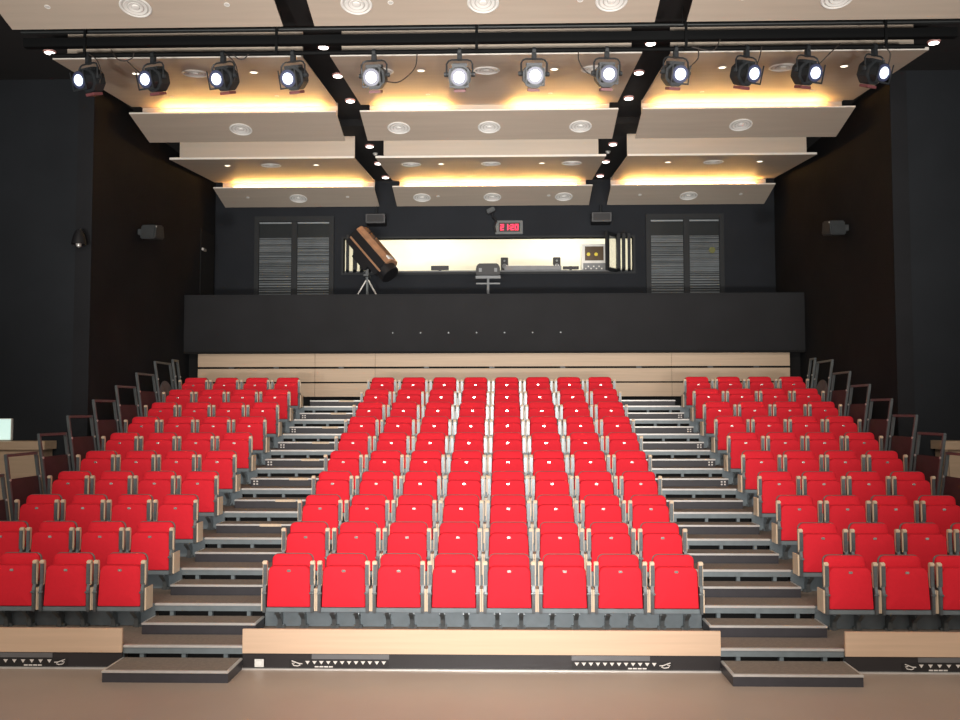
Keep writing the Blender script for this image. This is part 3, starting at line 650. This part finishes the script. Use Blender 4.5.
# grey box on a T-shaped stand
t = thing('equipment_stand', 'black control box on a grey T-shaped stand in front of the control window', 'stand', (-0.09, 10.2, 3.86))
part('box', MB().prism([(-0.25, 1.46), (0.25, 1.46), (0.25, 1.62), (0.20, 1.70), (-0.20, 1.70), (-0.25, 1.62)], 'y', -0.15, 0.15), 'plastic_black', t, bevel=0.015)
for x in (-0.16, 0.16): part('indicator', MB().box(x-0.03, x+0.03, -0.157, -0.15, 1.52, 1.60), 'desk_grey', t)
part('cross_bar', MB().box(-0.26, 0.26, -0.02, 0.02, 1.40, 1.46).box(-0.25, 0.25, -0.02, 0.02, 1.28, 1.31), 'desk_grey', t, bevel=0.004)
part('column', MB().cyl((0, 0, 0.0), (0, 0, 1.42), 0.028, n=12), 'desk_grey', t, smooth=True)
part('base', MB().lathe([(0.25, 0), (0.25, 0.02), (0.03, 0.05)], 20), 'dark_steel', t)
# digital clock
t = thing('wall_clock', 'grey digital wall clock with red glowing digits on rear wall', 'clock', (0.355, WYR, 6.33))
part('case', MB().box(-0.30, 0.30, -0.07, 0.0, 0, 0.30), 'clock_grey', t, bevel=0.01)
part('face', MB().box(-0.22, 0.24, -0.074, -0.07, 0.05, 0.25), 'warn_black', t)
SEG = {'0': 'abcdef', '1': 'bc', '2': 'abged'}
def digit(ch, x):
    m = MB(); w_, h_, th = 0.078, 0.13, 0.022; z0 = 0.085
    R_ = {'a': (0, w_, h_-th, h_), 'd': (0, w_, 0, th), 'g': (0, w_, h_/2-th/2, h_/2+th/2), 'f': (0, th, h_/2, h_), 'e': (0, th, 0, h_/2), 'b': (w_-th, w_, h_/2, h_), 'c': (w_-th, w_, 0, h_/2)}
    for s_ in SEG[ch]:
        a, b, c_, d_ = R_[s_]; m.box(x+a, x+b, -0.079, -0.074, z0+c_, z0+d_)
    part('digit', m, 'led_red', t)
for ch, x in zip('2120', (-0.19, -0.095, 0.03, 0.125)): digit(ch, x)
part('colon', MB().box(0.0, 0.018, -0.079, -0.074, 0.115, 0.133).box(0.0, 0.018, -0.079, -0.074, 0.165, 0.183), 'led_red', t)
# surveillance camera above the clock
t = thing('security_camera', 'small black camera on a bracket above the digital clock', 'camera', (-0.03, WYR, 6.80))
part('bracket', MB().tube([(0.05, 0, -0.12), (0.03, -0.08, -0.10), (0.02, -0.14, 0.0)], 0.02, 8), 'plastic_black', t)
part('housing', MB().box(-0.09, 0.09, -0.28, -0.10, -0.03, 0.07, Matrix.Rotation(math.radians(-25), 4, 'Y')), 'dark_steel', t, bevel=0.015)
part('lens', MB().cyl((-0.01, -0.30, 0.02), (-0.01, -0.28, 0.02), 0.035, n=14), 'dark_steel', t)
part('cable', MB().tube([(0.06, -0.06, -0.1), (0.11, -0.07, -0.2), (0.06, -0.08, -0.3), (0.10, -0.05, -0.42), (0.16, -0.03, -0.46)], 0.025, 8), 'plastic_black', t, smooth=True)
# dark loudspeakers under the ceiling strips
for s, x in ((-1, -2.53), (1, 2.34)):
    t = thing('hanging_speaker', 'dark grey loudspeaker hung high on rear wall %s of the clock' % ('left' if s < 0 else 'right'), 'speaker', (x, WYR, 6.52), group='dark loudspeakers on the rear wall')
    part('cabinet', MB().prism([(0.0, 0), (-0.28, 0.03), (-0.32, 0.22), (0.0, 0.24)], 'x', -0.21, 0.21), 'plastic_black', t, bevel=0.01)
    part('grille', MB().box(-0.18, 0.18, -0.325, -0.315, 0.05, 0.20), 'plastic_black', t)
    part('bracket', MB().cyl((0, -0.12, 0.23), (0, -0.12, 0.42), 0.02, n=8), 'window_frame', t)
# wall-mounted loudspeakers on the side walls
for s in (-1, 1):
    t = thing('wall_speaker', 'black wedge loudspeaker on the %s black side wall' % ('left' if s < 0 else 'right'), 'speaker', (s*WX, 6.72, 5.40), group='wedge loudspeakers on the side walls')
    part('cabinet', MB().prism([(-0.22, 0.05), (-0.16, 0.30), (0.20, 0.36), (0.26, 0.12)], 'x', *sorted((-s*0.10, -s*0.36))), 'dark_steel', t, bevel=0.02)
    part('bracket', MB().box(*sorted((0.0, -s*0.12)), -0.05, 0.05, 0.15, 0.25), 'dark_steel', t)
    part('indicator', MB().cyl((-s*0.36, -0.16, 0.27), (-s*0.375, -0.16, 0.27), 0.015, n=8), 'aluminium', t)
t = thing('wall_lamp', 'small dark bell shaped lamp on far left wall face', 'lamp', (-6.215, WYC, 5.15))
part('arm', MB().tube([(0, 0, 0.10), (0, -0.12, 0.12), (0, -0.16, 0.08)], 0.014, 8), 'dark_steel', t)
part('shade', MB().lathe([(0.05, 0.09), (0.09, 0.0), (0.11, -0.12), (0.10, -0.12), (0.03, 0.07)], 18, Matrix.Translation((0, -0.17, 0))), 'plastic_black', t, smooth=True)
part('bulb', MB().lathe([(0.005, -0.17), (0.035, -0.15), (0.045, -0.11), (0.02, -0.06)], 14, Matrix.Translation((0, -0.17, 0))), 'aluminium', t, smooth=True)
